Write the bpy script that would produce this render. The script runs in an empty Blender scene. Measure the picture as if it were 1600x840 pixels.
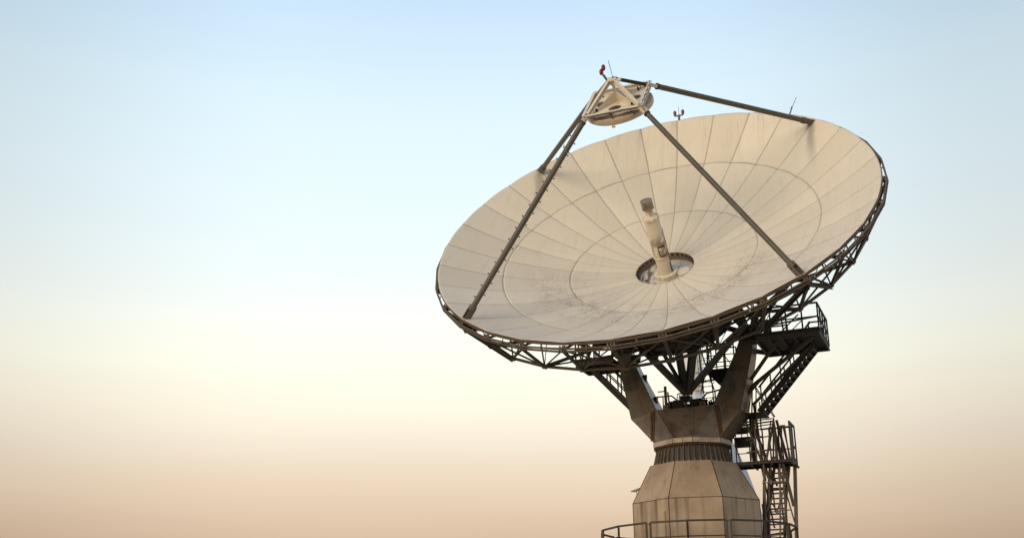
import bpy, math, random
from mathutils import Vector, Matrix
random.seed(4)
S = bpy.context.scene
rad = math.radians

# ------------------------------------------------------------------ camera
FPX, PITCH, ROLL = 1751.93, rad(19.0542), rad(-0.6071)
fw = Vector((0, math.cos(PITCH), math.sin(PITCH)))
up0 = Vector((0, -math.sin(PITCH), math.cos(PITCH)))
rt0 = Vector((1, 0, 0))
rt = rt0 * math.cos(ROLL) + up0 * math.sin(ROLL)
up = up0 * math.cos(ROLL) - rt0 * math.sin(ROLL)
cam_d = bpy.data.cameras.new('camera')
cam = bpy.data.objects.new('camera', cam_d)
S.collection.objects.link(cam)
cam_d.sensor_width = 36.0
cam_d.lens = FPX / 1600 * 36.0
cam_d.clip_end = 20000
M3 = Matrix((rt, up, -fw)).transposed()
cam.matrix_world = Matrix.Translation((0, 0, 1.6)) @ M3.to_4x4()
S.camera = cam

# ------------------------------------------------------------------ world
def lin(c):
    return tuple(((v / 255 / 12.92) if v / 255 <= .04045 else ((v / 255 + .055) / 1.055) ** 2.4) for v in c)
SUN_AZ, SUN_EL = rad(224), rad(7)
W = bpy.data.worlds.new('World'); S.world = W; W.use_nodes = True
nt = W.node_tree; nt.nodes.clear()
def N(t, typ, **kw):
    n = t.nodes.new(typ)
    for k, v in kw.items(): setattr(n, k, v)
    return n
tc = N(nt, 'ShaderNodeTexCoord')
sep = N(nt, 'ShaderNodeSeparateXYZ'); nt.links.new(tc.outputs['Generated'], sep.inputs[0])
# thin horizontal haze bands wobble the elevation a little
nz = N(nt, 'ShaderNodeTexNoise'); nz.inputs['Scale'].default_value = 1.6; nz.inputs['Detail'].default_value = 4
mp = N(nt, 'ShaderNodeMapping'); mp.inputs['Scale'].default_value = (1, 1, 9)
nt.links.new(tc.outputs['Generated'], mp.inputs[0]); nt.links.new(mp.outputs[0], nz.inputs['Vector'])
m1 = N(nt, 'ShaderNodeMath', operation='MULTIPLY_ADD'); m1.inputs[1].default_value = .030; 
nt.links.new(nz.outputs[0], m1.inputs[0]); nt.links.new(sep.outputs[2], m1.inputs[2])
m2 = N(nt, 'ShaderNodeMath', operation='SUBTRACT'); m2.inputs[1].default_value = .015; nt.links.new(m1.outputs[0], m2.inputs[0])
rp = N(nt, 'ShaderNodeValToRGB'); nt.links.new(m2.outputs[0], rp.inputs[0])
stops = [(0.0, (136, 122, 114)), (.05, (176, 151, 134)), (.097, (209, 182, 156)), (.141, (230, 208, 182)), (.174, (240, 226, 205)),
         (.207, (250, 241, 220)), (.245, (254, 252, 235)), (.283, (248, 252, 243)), (.326, (238, 248, 248)), (.39, (229, 245, 251)),
         (.466, (218, 239, 250)), (.503, (207, 231, 248)), (.538, (199, 222, 244)), (.75, (150, 180, 222)), (1.0, (112, 145, 198))]
el = rp.color_ramp.elements
while len(el) > 1: el.remove(el[0])
el[0].position, el[0].color = stops[0][0], (*lin(stops[0][1]), 1)
for p_, c_ in stops[1:]:
    e_ = el.new(p_); e_.color = (*lin(c_), 1)
# sky dims gently either side of azimuth 0 (world +Y), imitating lens vignetting
at2 = N(nt, 'ShaderNodeMath', operation='ARCTAN2'); nt.links.new(sep.outputs[0], at2.inputs[0]); nt.links.new(sep.outputs[1], at2.inputs[1])
aad = N(nt, 'ShaderNodeMath', operation='ADD'); aad.inputs[1].default_value = .035; nt.links.new(at2.outputs[0], aad.inputs[0])
aab = N(nt, 'ShaderNodeMath', operation='ABSOLUTE'); nt.links.new(aad.outputs[0], aab.inputs[0])
mr = N(nt, 'ShaderNodeMapRange', interpolation_type='SMOOTHSTEP')
mr.inputs['From Min'].default_value = .16; mr.inputs['From Max'].default_value = .52
mr.inputs['To Min'].default_value = 1.0; mr.inputs['To Max'].default_value = .76
nt.links.new(aab.outputs[0], mr.inputs['Value'])
mulc = N(nt, 'ShaderNodeVectorMath', operation='SCALE'); nt.links.new(rp.outputs[0], mulc.inputs[0]); nt.links.new(mr.outputs[0], mulc.inputs['Scale'])
bg1 = N(nt, 'ShaderNodeBackground'); bg1.inputs[1].default_value = .98; nt.links.new(mulc.outputs[0], bg1.inputs[0])
sky = N(nt, 'ShaderNodeTexSky', sky_type='NISHITA'); sky.sun_disc = False
sky.sun_elevation = SUN_EL; sky.sun_rotation = SUN_AZ
bg2 = N(nt, 'ShaderNodeBackground'); bg2.inputs[1].default_value = .006; nt.links.new(sky.outputs[0], bg2.inputs[0])
ad = N(nt, 'ShaderNodeAddShader'); nt.links.new(bg1.outputs[0], ad.inputs[0]); nt.links.new(bg2.outputs[0], ad.inputs[1])
wo = N(nt, 'ShaderNodeOutputWorld'); nt.links.new(ad.outputs[0], wo.inputs[0])

# ------------------------------------------------------------------ sun (low, veiled by haze)
sd = bpy.data.lights.new('sun', 'SUN'); sd.energy = 2.45; sd.angle = rad(40); sd.color = (1.0, .80, .55)
so = bpy.data.objects.new('sun', sd); S.collection.objects.link(so)
sdir = Vector((math.sin(SUN_AZ) * math.cos(SUN_EL), math.cos(SUN_AZ) * math.cos(SUN_EL), math.sin(SUN_EL)))
so.rotation_euler = sdir.to_track_quat('Z', 'Y').to_euler()
so.location = (0, 0, 60)
S.view_settings.view_transform = 'Standard'; S.view_settings.look = 'None'
S.view_settings.exposure = 0.12; S.view_settings.gamma = 1
S.render.engine = 'CYCLES'

# ------------------------------------------------------------------ materials
def mat(name, base, rough=.6, metal=0.0, build=None, spec=.3):
    m = bpy.data.materials.new(name); m.use_nodes = True
    t = m.node_tree; b = t.nodes['Principled BSDF']
    b.inputs['Base Color'].default_value = (*base, 1); b.inputs['Roughness'].default_value = rough
    b.inputs['Metallic'].default_value = metal
    b.inputs['Specular IOR Level'].default_value = spec
    if build: build(t, b, base)
    return m
def noise(t, scale, detail=4, vec=None, mapscale=None, rough=.55):
    co = N(t, 'ShaderNodeTexCoord')
    src = co.outputs['Object']
    if mapscale:
        mp = N(t, 'ShaderNodeMapping'); mp.inputs['Scale'].default_value = mapscale
        t.links.new(src, mp.inputs[0]); src = mp.outputs[0]
    n = N(t, 'ShaderNodeTexNoise'); n.inputs['Scale'].default_value = scale
    n.inputs['Detail'].default_value = detail; n.inputs['Roughness'].default_value = rough
    t.links.new(src, n.inputs['Vector'])
    return n.outputs[0]
def rng(t, v, a, b, c=0., d=1., smooth=True):
    m = N(t, 'ShaderNodeMapRange', interpolation_type='SMOOTHSTEP' if smooth else 'LINEAR')
    m.inputs['From Min'].default_value = a; m.inputs['From Max'].default_value = b
    m.inputs['To Min'].default_value = c; m.inputs['To Max'].default_value = d
    t.links.new(v, m.inputs['Value']); return m.outputs[0]
def mth(t, op, a, b=None, c=None):
    m = N(t, 'ShaderNodeMath', operation=op)
    for i, v in enumerate((a, b, c)):
        if v is None: continue
        if isinstance(v, (int, float)): m.inputs[i].default_value = v
        else: t.links.new(v, m.inputs[i])
    return m.outputs[0]
def mix(t, f, a, b):
    m = N(t, 'ShaderNodeMix', data_type='RGBA')
    if isinstance(f, (int, float)): m.inputs[0].default_value = f
    else: t.links.new(f, m.inputs[0])
    for i, v in ((6, a), (7, b)):
        if isinstance(v, tuple): m.inputs[i].default_value = (*v, 1)
        else: t.links.new(v, m.inputs[i])
    return m.outputs[2]
def bump(t, b, v, strength=.2, dist=.01):
    n = N(t, 'ShaderNodeBump'); n.inputs['Strength'].default_value = strength; n.inputs['Distance'].default_value = dist
    t.links.new(v, n.inputs['Height']); t.links.new(n.outputs[0], b.inputs['Normal'])
def sc(c, k): return tuple(v * k for v in c)

def panel_nodes(t, b, base):
    at = N(t, 'ShaderNodeAttribute'); at.attribute_name = 'tone'
    col = mix(t, at.outputs['Fac'], sc(base, .93), tuple(min(1, v * 1.05) for v in base))
    col = mix(t, rng(t, noise(t, .45, 5), .35, .7, 0, .35), col, (base[0] * .88, base[1] * .86, base[2] * .83))
    co = N(t, 'ShaderNodeTexCoord'); sp = N(t, 'ShaderNodeSeparateXYZ'); t.links.new(co.outputs['Object'], sp.inputs[0])
    X, Y = sp.outputs[0], sp.outputs[1]
    r = mth(t, 'SQRT', mth(t, 'ADD', mth(t, 'MULTIPLY', X, X), mth(t, 'MULTIPLY', Y, Y)))
    # rain streaks below the top rim
    st = rng(t, noise(t, 1.0, 4, mapscale=(3.4, .28, .28), rough=.7), .5, .78)
    msk = mth(t, 'MULTIPLY', rng(t, Y, -8.9, -5.2, 1, 0), rng(t, X, -3.5, 6.5, 1, .35))
    col = mix(t, mth(t, 'MULTIPLY', mth(t, 'MULTIPLY', st, msk), .75), col, (.27, .24, .20))
    # fine streaks everywhere
    st2 = rng(t, noise(t, 1.3, 3, mapscale=(5, .5, .5)), .5, .8)
    col = mix(t, mth(t, 'MULTIPLY', st2, .16), col, (.34, .28, .22))
    # run-off below the two upper leg feet
    wob = mth(t, 'MULTIPLY_ADD', noise(t, .9, 2), .5, -.25)
    dx = mth(t, 'ABSOLUTE', mth(t, 'ADD', mth(t, 'SUBTRACT', mth(t, 'ABSOLUTE', X), 6.2), wob))
    rn = mth(t, 'MULTIPLY', rng(t, dx, .03, .3, 1, 0), mth(t, 'MULTIPLY', rng(t, Y, -6.4, -6.1), rng(t, Y, -5.6, -3.4, 1, 0)))
    col = mix(t, mth(t, 'MULTIPLY', rn, .6), col, (.22, .20, .18))
    # bird and lichen spots where water pools: a broad arc under the hub
    band = mth(t, 'MULTIPLY', rng(t, r, 2.6, 4.0), rng(t, r, 4.6, 6.2, 1, 0))
    low = mth(t, 'MULTIPLY', rng(t, Y, -.5, 1.6), rng(t, X, -6.0, -3.5))
    pat = rng(t, noise(t, .55, 3), .36, .52)
    area = mth(t, 'MULTIPLY', mth(t, 'MULTIPLY', band, low), pat)
    spot = mth(t, 'MULTIPLY', rng(t, noise(t, 9, 1), .62, .67), area)
    spot2 = mth(t, 'MULTIPLY', rng(t, noise(t, 14, 2), .56, .66), area)
    col = mix(t, mth(t, 'MULTIPLY', spot, .75), col, (.24, .175, .125))
    col = mix(t, mth(t, 'MULTIPLY', spot2, .55), col, (.26, .20, .15))
    col = mix(t, mth(t, 'MULTIPLY', mth(t, 'MULTIPLY', area, rng(t, noise(t, 1.6, 6, rough=.7), .4, .62)), .42), col, (.40, .33, .27))
    # patchy grime at panel edges, widened and softened to imitate seam shading
    eg = N(t, 'ShaderNodeAttribute'); eg.attribute_name = 'edge'
    ge = mth(t, 'MULTIPLY', rng(t, eg.outputs['Fac'], .0, 1.0), rng(t, noise(t, 1.1, 4), .3, .75))
    col = mix(t, mth(t, 'MULTIPLY', ge, .34), col, (.34, .27, .20))
    t.links.new(col, b.inputs['Base Color'])
    bump(t, b, noise(t, 2.2, 3), .12, .02)
M = {}
CREAM = (.735, .645, .50)
M['panel'] = mat('weathered_reflector_paint', CREAM, .55, build=panel_nodes)
def feed_nodes(t, b, base):
    co = N(t, 'ShaderNodeTexCoord'); sp = N(t, 'ShaderNodeSeparateXYZ'); t.links.new(co.outputs['Object'], sp.inputs[0])
    X, Y, Z = sp.outputs
    # dark smoke-like weathering on the lower half of the tube, rust weeping from the flanges
    n1 = rng(t, noise(t, 2.6, 4), .42, .56)
    mid = mth(t, 'MULTIPLY', rng(t, Z, .55, .75), rng(t, Z, 1.35, 1.9, 1, 0))
    col = mix(t, mth(t, 'MULTIPLY', mth(t, 'MULTIPLY', n1, mid), .75), base, (.20, .145, .10))
    n2 = rng(t, noise(t, 1.0, 4, mapscale=(7, 7, .8)), .48, .7)
    fl = mth(t, 'ADD', rng(t, Z, 2.1, 2.45), rng(t, Z, -.1, .12, 1, 0))
    col = mix(t, mth(t, 'MULTIPLY', mth(t, 'MULTIPLY', n2, fl), .6), col, (.24, .15, .09))
    col = mix(t, rng(t, noise(t, 1.2, 5), .55, .8, 0, .4), col, (.36, .27, .19))
    t.links.new(col, b.inputs['Base Color'])
def worn(c2, s=1.5, a=.5, b_=.72, amt=.7, streak=None, bmp=.15):
    def f(t, b, base):
        col = mix(t, rng(t, noise(t, s, 6, rough=.65), a, b_, 0, amt), base, c2)
        col = mix(t, rng(t, noise(t, s * 9, 3), .45, .75, 0, .3), col, sc(base, .7))
        if streak:
            col = mix(t, rng(t, noise(t, 1.0, 4, mapscale=streak[0], rough=.65), streak[1], streak[2], 0, streak[3]), col, streak[4])
        t.links.new(col, b.inputs['Base Color'])
        bump(t, b, noise(t, s * 14, 3), bmp, .004)
    return f
M['backing'] = mat('dark_seam_backing', (.22, .17, .125), .9)
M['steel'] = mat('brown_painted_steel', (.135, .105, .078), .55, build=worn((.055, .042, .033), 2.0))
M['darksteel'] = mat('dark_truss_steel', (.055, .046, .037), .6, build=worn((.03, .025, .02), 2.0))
M['rim'] = mat('rim_channel_paint', (.17, .12, .085), .6, build=worn((.09, .06, .045), 3.0))
M['leg'] = mat('olive_grey_tube_paint', (.115, .098, .075), .45, build=worn((.06, .052, .042), 2.5, amt=.6))
M['white'] = mat('aged_white_paint', (.74, .66, .54), .5, build=worn((.38, .28, .2), 2.2, .5, .75, .6))
M['sub'] = mat('subreflector_paint', (.62, .50, .37), .4, build=worn((.32, .22, .15), 1.2, .45, .7, .6))
M['feed'] = mat('feed_tube_paint', (.72, .63, .50), .45, build=feed_nodes)
M['feedcap'] = mat('feed_cap_metal', (.30, .25, .19), .5, build=worn((.14, .10, .07), 3, .45, .65, .8, streak=((9, 9, .6), .45, .7, .6, (.12, .08, .05))))
M['window'] = mat('feed_window_membrane', (.26, .23, .19), .8, spec=.1)
M['hub'] = mat('hub_plate_dirty_paint', (.62, .57, .50), .55, build=worn((.3, .23, .17), 1.6, .50, .70, .7, streak=((7, .8, 1), .52, .62, .8, (.10, .075, .055))))
M['drum'] = mat('grey_hub_plates', (.11, .107, .097), .6, build=worn((.04, .038, .034), 1.2))
def tower_nodes(t, b, base):
    col = mix(t, rng(t, noise(t, .6, 6, rough=.65), .38, .68), base, (.33, .25, .175))
    col = mix(t, rng(t, noise(t, 26, 3), .4, .75, 0, .35), col, sc(base, .72))
    co = N(t, 'ShaderNodeTexCoord'); sp = N(t, 'ShaderNodeSeparateXYZ'); t.links.new(co.outputs['Object'], sp.inputs[0])
    Z = sp.outputs[2]
    # rain streaks that start at the horizontal joint
    st = rng(t, noise(t, 1.0, 3, mapscale=(1.9, 1.9, .10), rough=.6), .50, .66)
    st = mth(t, 'MULTIPLY', st, rng(t, Z, 5.8, 7.37, .55, 1))
    below = mth(t, 'LESS_THAN', Z, 7.378)
    col = mix(t, mth(t, 'MULTIPLY', mth(t, 'MULTIPLY', st, below), .85), col, (.13, .09, .06))
    st2 = rng(t, noise(t, 1.0, 4, mapscale=(3.1, 3.1, .22), rough=.7), .50, .72)
    col = mix(t, mth(t, 'MULTIPLY', st2, .42), col, (.16, .105, .07))
    t.links.new(col, b.inputs['Base Color']); bump(t, b, noise(t, 9, 3), .12, .006)
M['tower'] = mat('tan_tower_paint', (.44, .34, .25), .65, build=tower_nodes)
M['seam'] = mat('dark_seam_sealant', (.035, .025, .02), .8)
M['collar'] = mat('pale_collar_paint', (.58, .50, .42), .5, build=worn((.40, .28, .19), .9, .45, .6, .8))
M['neck'] = mat('neck_dark_paint', (.09, .085, .07), .55, build=worn((.15, .09, .05), 2.0, .5, .7, .7))
M['fin'] = mat('neck_fin_paint', (.17, .145, .11), .5, build=worn((.09, .06, .04), 2.5))
M['yoke'] = mat('brown_yoke_paint', (.215, .165, .125), .36, build=worn((.065, .052, .042), .9, .44, .62, .85,
                 streak=((1.6, 1.6, .35), .50, .66, .6, (.20, .12, .065))), spec=.45)
M['rust'] = mat('rusty_rivet_plate', (.12, .06, .03), .8, build=worn((.05, .028, .018), 9, .4, .6, .9))
M['rivet'] = mat('rivet_heads', (.26, .19, .13), .6)
M['black'] = mat('black_machinery', (.02, .018, .016), .6)
M['red'] = mat('red_lamp_glass', (.20, .009, .011), .25, spec=.5)
M['bglit'] = mat('lit_column_paint', (.80, .76, .68), .6)  # pedestal white again, with the light on the column put into its colour
M['bgwhite'] = mat('skylit_white_paint', (.60, .62, .65), .6, build=worn((.5, .53, .56), .5))  # pedestal white with bluish sky light in its colour; small dish shares it
M['galv'] = mat('galvanised_grating', (.06, .055, .048), .6, build=worn((.03, .026, .022), 3))
M['cable'] = mat('cable_sheath', (.02, .018, .018), .5)

def ground_nodes(t, b, base):
    col = mix(t, rng(t, noise(t, .05, 6), .35, .65), base, (.26, .22, .13))
    col = mix(t, rng(t, noise(t, 1.5, 5), .4, .7, 0, .5), col, (.26, .21, .15))
    t.links.new(col, b.inputs['Base Color'])
M['ground'] = mat('dry_ground', (.36, .28, .18), .95, build=ground_nodes)
M['concrete'] = mat('concrete_pad', (.32, .30, .27), .9, build=worn((.22, .2, .18), .6))

# ------------------------------------------------------------------ mesh helpers
class MB:
    def __init__(s): s.v = []; s.f = []; s.sm = []
    def add(s, vs, fs, smooth=False):
        o = len(s.v); s.v += [tuple(v) for v in vs]; s.f += [tuple(i + o for i in f) for f in fs]; s.sm += [smooth] * len(fs)
        return s
    def hexa(s, b4, t4):
        return s.add(list(b4) + list(t4), [(3, 2, 1, 0), (4, 5, 6, 7), (0, 1, 5, 4), (1, 2, 6, 5), (2, 3, 7, 6), (3, 0, 4, 7)])
    def box(s, lo, hi):
        (a, b, c), (d, e, f) = lo, hi
        return s.hexa([(a, b, c), (d, b, c), (d, e, c), (a, e, c)], [(a, b, f), (d, b, f), (d, e, f), (a, e, f)])
    def beam(s, a, b, w=.06, h=None, up=(0, 0, 1)):
        a = Vector(a); b = Vector(b); h = h or w
        d = b - a
        if d.length < 1e-6: return s
        d.normalize(); u = Vector(up)
        if abs(d.dot(u)) > .97: u = Vector((1, 0, 0)) if abs(d.x) < .9 else Vector((0, 1, 0))
        x = d.cross(u).normalized(); y = x.cross(d).normalized()
        q = [(-.5, -.5), (.5, -.5), (.5, .5), (-.5, .5)]
        return s.hexa([a + x * (i * w) + y * (j * h) for i, j in q], [b + x * (i * w) + y * (j * h) for i, j in q])
    def angle(s, a, b, w=.1, t=.014, up=(0, 0, 1)):
        """L section"""
        a = Vector(a); b = Vector(b); d = (b - a).normalized(); u = Vector(up)
        if abs(d.dot(u)) > .97: u = Vector((1, 0, 0)) if abs(d.x) < .9 else Vector((0, 1, 0))
        x = d.cross(u).normalized(); y = x.cross(d).normalized()
        s.beam(a + y * (w / 2 - t / 2), b + y * (w / 2 - t / 2), w, t, u)
        s.beam(a - x * (w / 2 - t / 2) - y * t, b - x * (w / 2 - t / 2) - y * t, t, w - t, u)
        return s
    def channel(s, a, b, w=.16, h=.22, t=.02, up=(0, 0, 1)):
        a = Vector(a); b = Vector(b); d = (b - a).normalized(); u = Vector(up)
        if abs(d.dot(u)) > .97: u = Vector((1, 0, 0))
        x = d.cross(u).normalized(); y = x.cross(d).normalized()
        s.beam(a + y * (h / 2 - t / 2), b + y * (h / 2 - t / 2), w, t, u)
        s.beam(a - y * (h / 2 - t / 2), b - y * (h / 2 - t / 2), w, t, u)
        s.beam(a, b, t, h - 2 * t, u)
        return s
    def tube(s, a, b, r, r2=None, n=12, cap=True):
        a = Vector(a); b = Vector(b); r2 = r if r2 is None else r2
        d = (b - a).normalized(); u = Vector((0, 0, 1))
        if abs(d.dot(u)) > .95: u = Vector((1, 0, 0))
        x = d.cross(u).normalized(); y = x.cross(d)
        vs = [a + (x * math.cos(t) + y * math.sin(t)) * r for t in [2 * math.pi * i / n for i in range(n)]]
        vs += [b + (x * math.cos(t) + y * math.sin(t)) * r2 for t in [2 * math.pi * i / n for i in range(n)]]
        s.add(vs, [(i, (i + 1) % n, n + (i + 1) % n, n + i) for i in range(n)], True)
        if cap:
            s.add(vs[:n], [tuple(reversed(range(n)))]); s.add(vs[n:], [tuple(range(n))])
        return s
    def path(s, pts, r, n=8):
        for a, b in zip(pts[:-1], pts[1:]): s.tube(a, b, r, n=n)
        return s
    def lathe(s, prof, n=48, c=(0, 0), smooth=True, sharp=True):
        """prof [(r,z)] around z; each band its own verts for crisp steps"""
        for (r0, z0), (r1, z1) in zip(prof[:-1], prof[1:]):
            A = [(c[0] + r0 * math.cos(2 * math.pi * i / n), c[1] + r0 * math.sin(2 * math.pi * i / n), z0) for i in range(n)]
            B = [(c[0] + r1 * math.cos(2 * math.pi * i / n), c[1] + r1 * math.sin(2 * math.pi * i / n), z1) for i in range(n)]
            s.add(A + B, [(i, (i + 1) % n, n + (i + 1) % n, n + i) for i in range(n)], smooth)
        return s
    def ball(s, c, r, n=12):
        c = Vector(c); vs = []; fs = []
        m = n // 2
        for j in range(m + 1):
            ph = math.pi * j / m
            for i in range(n):
                th = 2 * math.pi * i / n
                vs.append(c + Vector((math.sin(ph) * math.cos(th), math.sin(ph) * math.sin(th), math.cos(ph))) * r)
        for j in range(m):
            for i in range(n):
                fs.append((j * n + i, (j + 1) * n + i, (j + 1) * n + (i + 1) % n, j * n + (i + 1) % n))
        return s.add(vs, fs, True)
    def split(s): s.cuts = getattr(s, 'cuts', [(0, 0)]) + [(len(s.v), len(s.f))]; return s
    def parts(s, name, m, parent=None):
        cs_ = getattr(s, 'cuts', [(0, 0)]) + [(len(s.v), len(s.f))]; out = []
        for (v0, f0), (v1, f1) in zip(cs_[:-1], cs_[1:]):
            if v1 == v0: continue
            k = MB(); k.v = s.v[v0:v1]; k.f = [tuple(i - v0 for i in f_) for f_ in s.f[f0:f1]]; k.sm = s.sm[f0:f1]
            out.append(k.build(name, m, parent))
        return out
    def build(s, name, m, parent=None, bevel=0, **props):
        me = bpy.data.meshes.new(name); me.from_pydata(s.v, [], s.f)
        me.polygons.foreach_set('use_smooth', s.sm)
        me.materials.append(M[m] if isinstance(m, str) else m)
        me.update()
        o = bpy.data.objects.new(name, me); S.collection.objects.link(o)
        if parent: o.parent = parent
        if bevel:
            b = o.modifiers.new('bevel', 'BEVEL'); b.width = bevel; b.segments = 1; b.limit_method = 'ANGLE'; b.angle_limit = rad(20)
        for k, v in props.items(): o[k] = v
        return o
def empty(name, mw, label, cat, group=None):
    o = bpy.data.objects.new(name, None); S.collection.objects.link(o)
    o.empty_display_size = .3; o.matrix_world = mw; o['label'] = label; o['category'] = cat
    if group: o['group'] = group
    return o
def tag(o, label, cat, group=None):
    o['label'] = label; o['category'] = cat
    if group: o['group'] = group
    return o
def tr(*p): return Matrix.Translation(p)

# ------------------------------------------------------------------ frames
XT, YT = 7.4132, 46.4961
AZ, EL = rad(202.5787), rad(40.988)
nv = Vector((math.sin(AZ) * math.cos(EL), math.cos(AZ) * math.cos(EL), math.sin(EL)))
hv = Vector((math.cos(AZ), -math.sin(AZ), 0)); uv = nv.cross(hv)
VX = Vector((6.3474, 43.9331, 16.6999))
FD = Matrix.Translation(VX) @ Matrix((hv, uv, nv)).transposed().to_4x4()      # dish frame: x left, y down the dish, z out of it
FT = Matrix.Translation((XT, YT, 0)) @ Matrix((-hv, Vector((-math.sin(AZ), -math.cos(AZ), 0)), Vector((0, 0, 1)))).transposed().to_4x4()
FTi = FT.inverted(); FDi = FD.inverted()
def d2t(p): return FTi @ (FD @ Vector(p))
def t2d(p): return FDi @ (FT @ Vector(p))

# ------------------------------------------------------------------ ground
g = MB(); g.add([(-6000, -6000, 0), (6000, -6000, 0), (6000, 6000, 0), (-6000, 6000, 0)], [(0, 1, 2, 3)])
g.build('ground', 'ground', kind='structure')
g = MB(); g.add([(r_ * 1.0, 0, 0) for r_ in ()], [])
pad = MB(); nn = 48
pad.add([(XT + 9 * math.cos(2 * math.pi * i / nn), YT + 9 * math.sin(2 * math.pi * i / nn), .0) for i in range(nn)] +
        [(XT + 9 * math.cos(2 * math.pi * i / nn), YT + 9 * math.sin(2 * math.pi * i / nn), .14) for i in range(nn)],
        [tuple(range(nn, 2 * nn))] + [(i, (i + 1) % nn, nn + (i + 1) % nn, nn + i) for i in range(nn)])
pad.build('pavement', 'concrete', kind='structure')

# ================================================================== SATELLITE DISH
FOC = 7.488
def zs(r): return r * r / 4 / FOC
def pol(r, th, z): return Vector((r * math.cos(th), r * math.sin(th), z))
NS = 32
seam = [rad(11.25 * k) for k in range(NS)]
dish = empty('satellite_dish', FD, 'large cream dish tilted up to the left, four struts holding its subreflector', 'satellite dish')

# reflector: three rings of panels, each a slightly bowed plate with open seams
radii = [1.22, 3.93, 6.58, 9.0]
v = []; f = []; tone = []; edge = []
GAP = .0055
for ri in range(3):
    r0, r1 = radii[ri] + (GAP * .6 if ri else 0), radii[ri + 1] - (GAP * .6 if ri < 2 else 0)
    AS = [0, .04, .1, .18, .28, .39, .5, .61, .72, .82, .9, .96, 1]; RS = [0, .03, .12, .3, .5, .7, .88, .97, 1]
    na, nr = 12, 8
    for k in range(NS):
        tn = random.random()
        tw = random.uniform(-.003, .003); bw = random.uniform(.030, .042)
        o = len(v)
        for j in range(nr + 1):
            r = r0 + (r1 - r0) * RS[j]
            gth = GAP * .8 / r
            for i in range(na + 1):
                s_ = AS[i]
                th = seam[k] + gth + (rad(11.25) - 2 * gth) * s_
                chord = r * rad(11.25)
                z = zs(r) + bw * min(1, chord / 1.2) * (1 - abs(2 * s_ - 1) ** 2.6) + .008 * (1 - abs(2 * RS[j] - 1) ** 4) + tw * (s_ - .5) * 2 * j / nr
                v.append(pol(r, th, z)); tone.append(tn)
                edge.append(.9 if i in (0, na) else .45 if j in (0, nr) else 0.0)
        for j in range(nr):
            for i in range(na):
                a = o + j * (na + 1) + i
                f.append((a, a + 1, a + na + 2, a + na + 1))
me = bpy.data.meshes.new('reflector'); me.from_pydata(v, [], f); me.polygons.foreach_set('use_smooth', [True] * len(f))
for nm, arr in (('tone', tone), ('edge', edge)):
    at = me.attributes.new(nm, 'FLOAT', 'POINT'); at.data.foreach_set('value', arr)
me.materials.append(M['panel'])
o = bpy.data.objects.new('reflector', me); S.collection.objects.link(o); o.parent = dish
sol = o.modifiers.new('solidify', 'SOLIDIFY'); sol.thickness = .006; sol.offset = -1
# backing skin behind the seams
b = MB(); prof = [(1.22 + (8.97 - 1.22) * j / 24, zs(1.22 + (8.97 - 1.22) * j / 24) - .035) for j in range(25)]
b.lathe(prof, 96); b.build('backing_skin', 'backing', dish)
# rim band
b = MB(); b.lathe([(8.985, 2.69), (9.035, 2.70), (9.035, 2.61), (8.97, 2.61), (8.97, 2.67)], 128); b.build('rim_band', 'rim', dish)

# ---- back truss
RA, ZA, RB, ZB = 9.17, 2.49, 8.35, 1.05
RH = 2.1
def zbot(r): return ZB + (r - RB) * .43
for k in range(NS):
    th = seam[k]; major = (k % 2 == 0)
    b = MB(); tang = Vector((-math.sin(th), math.cos(th), 0))
    A = pol(RA, th, ZA); B = pol(RB, th, ZB); C = pol(8.1, th, zs(8.1) - .1); D = pol(5.6, th, zbot(5.6)); H = pol(RH, th, zbot(RH))
    E1 = pol(6.6, th, zs(6.6) - .1); E2 = pol(3.95, th, zs(3.95) - .1); E0 = pol(RH, th, zs(RH) - .1)
    b.beam(A, B, .085, .11, tang)
    b.beam(B, C, .04, .04, tang)
    b.beam(A, C, .06, .08, tang)
    for p_, q_ in ((C, E1), (E1, E2), (E2, E0)): b.beam(p_, q_, .05, .10, tang)
    w = .10
    if major: b.beam(B, D, w, w, tang); b.beam(D, H, w, w, tang)
    else: b.beam(B, E1, .06, .06, tang)
    if major: b.beam(D, E1, .05, .05, tang); b.beam(D, E2, .05, .05, tang)
    if major:
        b.beam(H, E2, .06, .06, tang)
        q_ = [pol(RH, th, zbot(RH)), pol(4.3, th, zbot(4.3)), pol(3.95, th, zs(3.95) - .15), pol(RH, th, zs(RH) - .15)]
        b.hexa([p_ - tang * .006 for p_ in q_], [p_ + tang * .006 for p_ in q_])
    for j in range(5):       # studs carrying the panels
        r = 2.4 + j * 1.5
        b.beam(pol(r, th, zs(r) - .09), pol(r, th, zs(r) - .03), .05)
    b.beam(B - tang * .1, B + tang * .1, .10, .16, (0, 0, 1))
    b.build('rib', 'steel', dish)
lat = MB(); ur = MB(); br = MB(); inner = MB()
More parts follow.
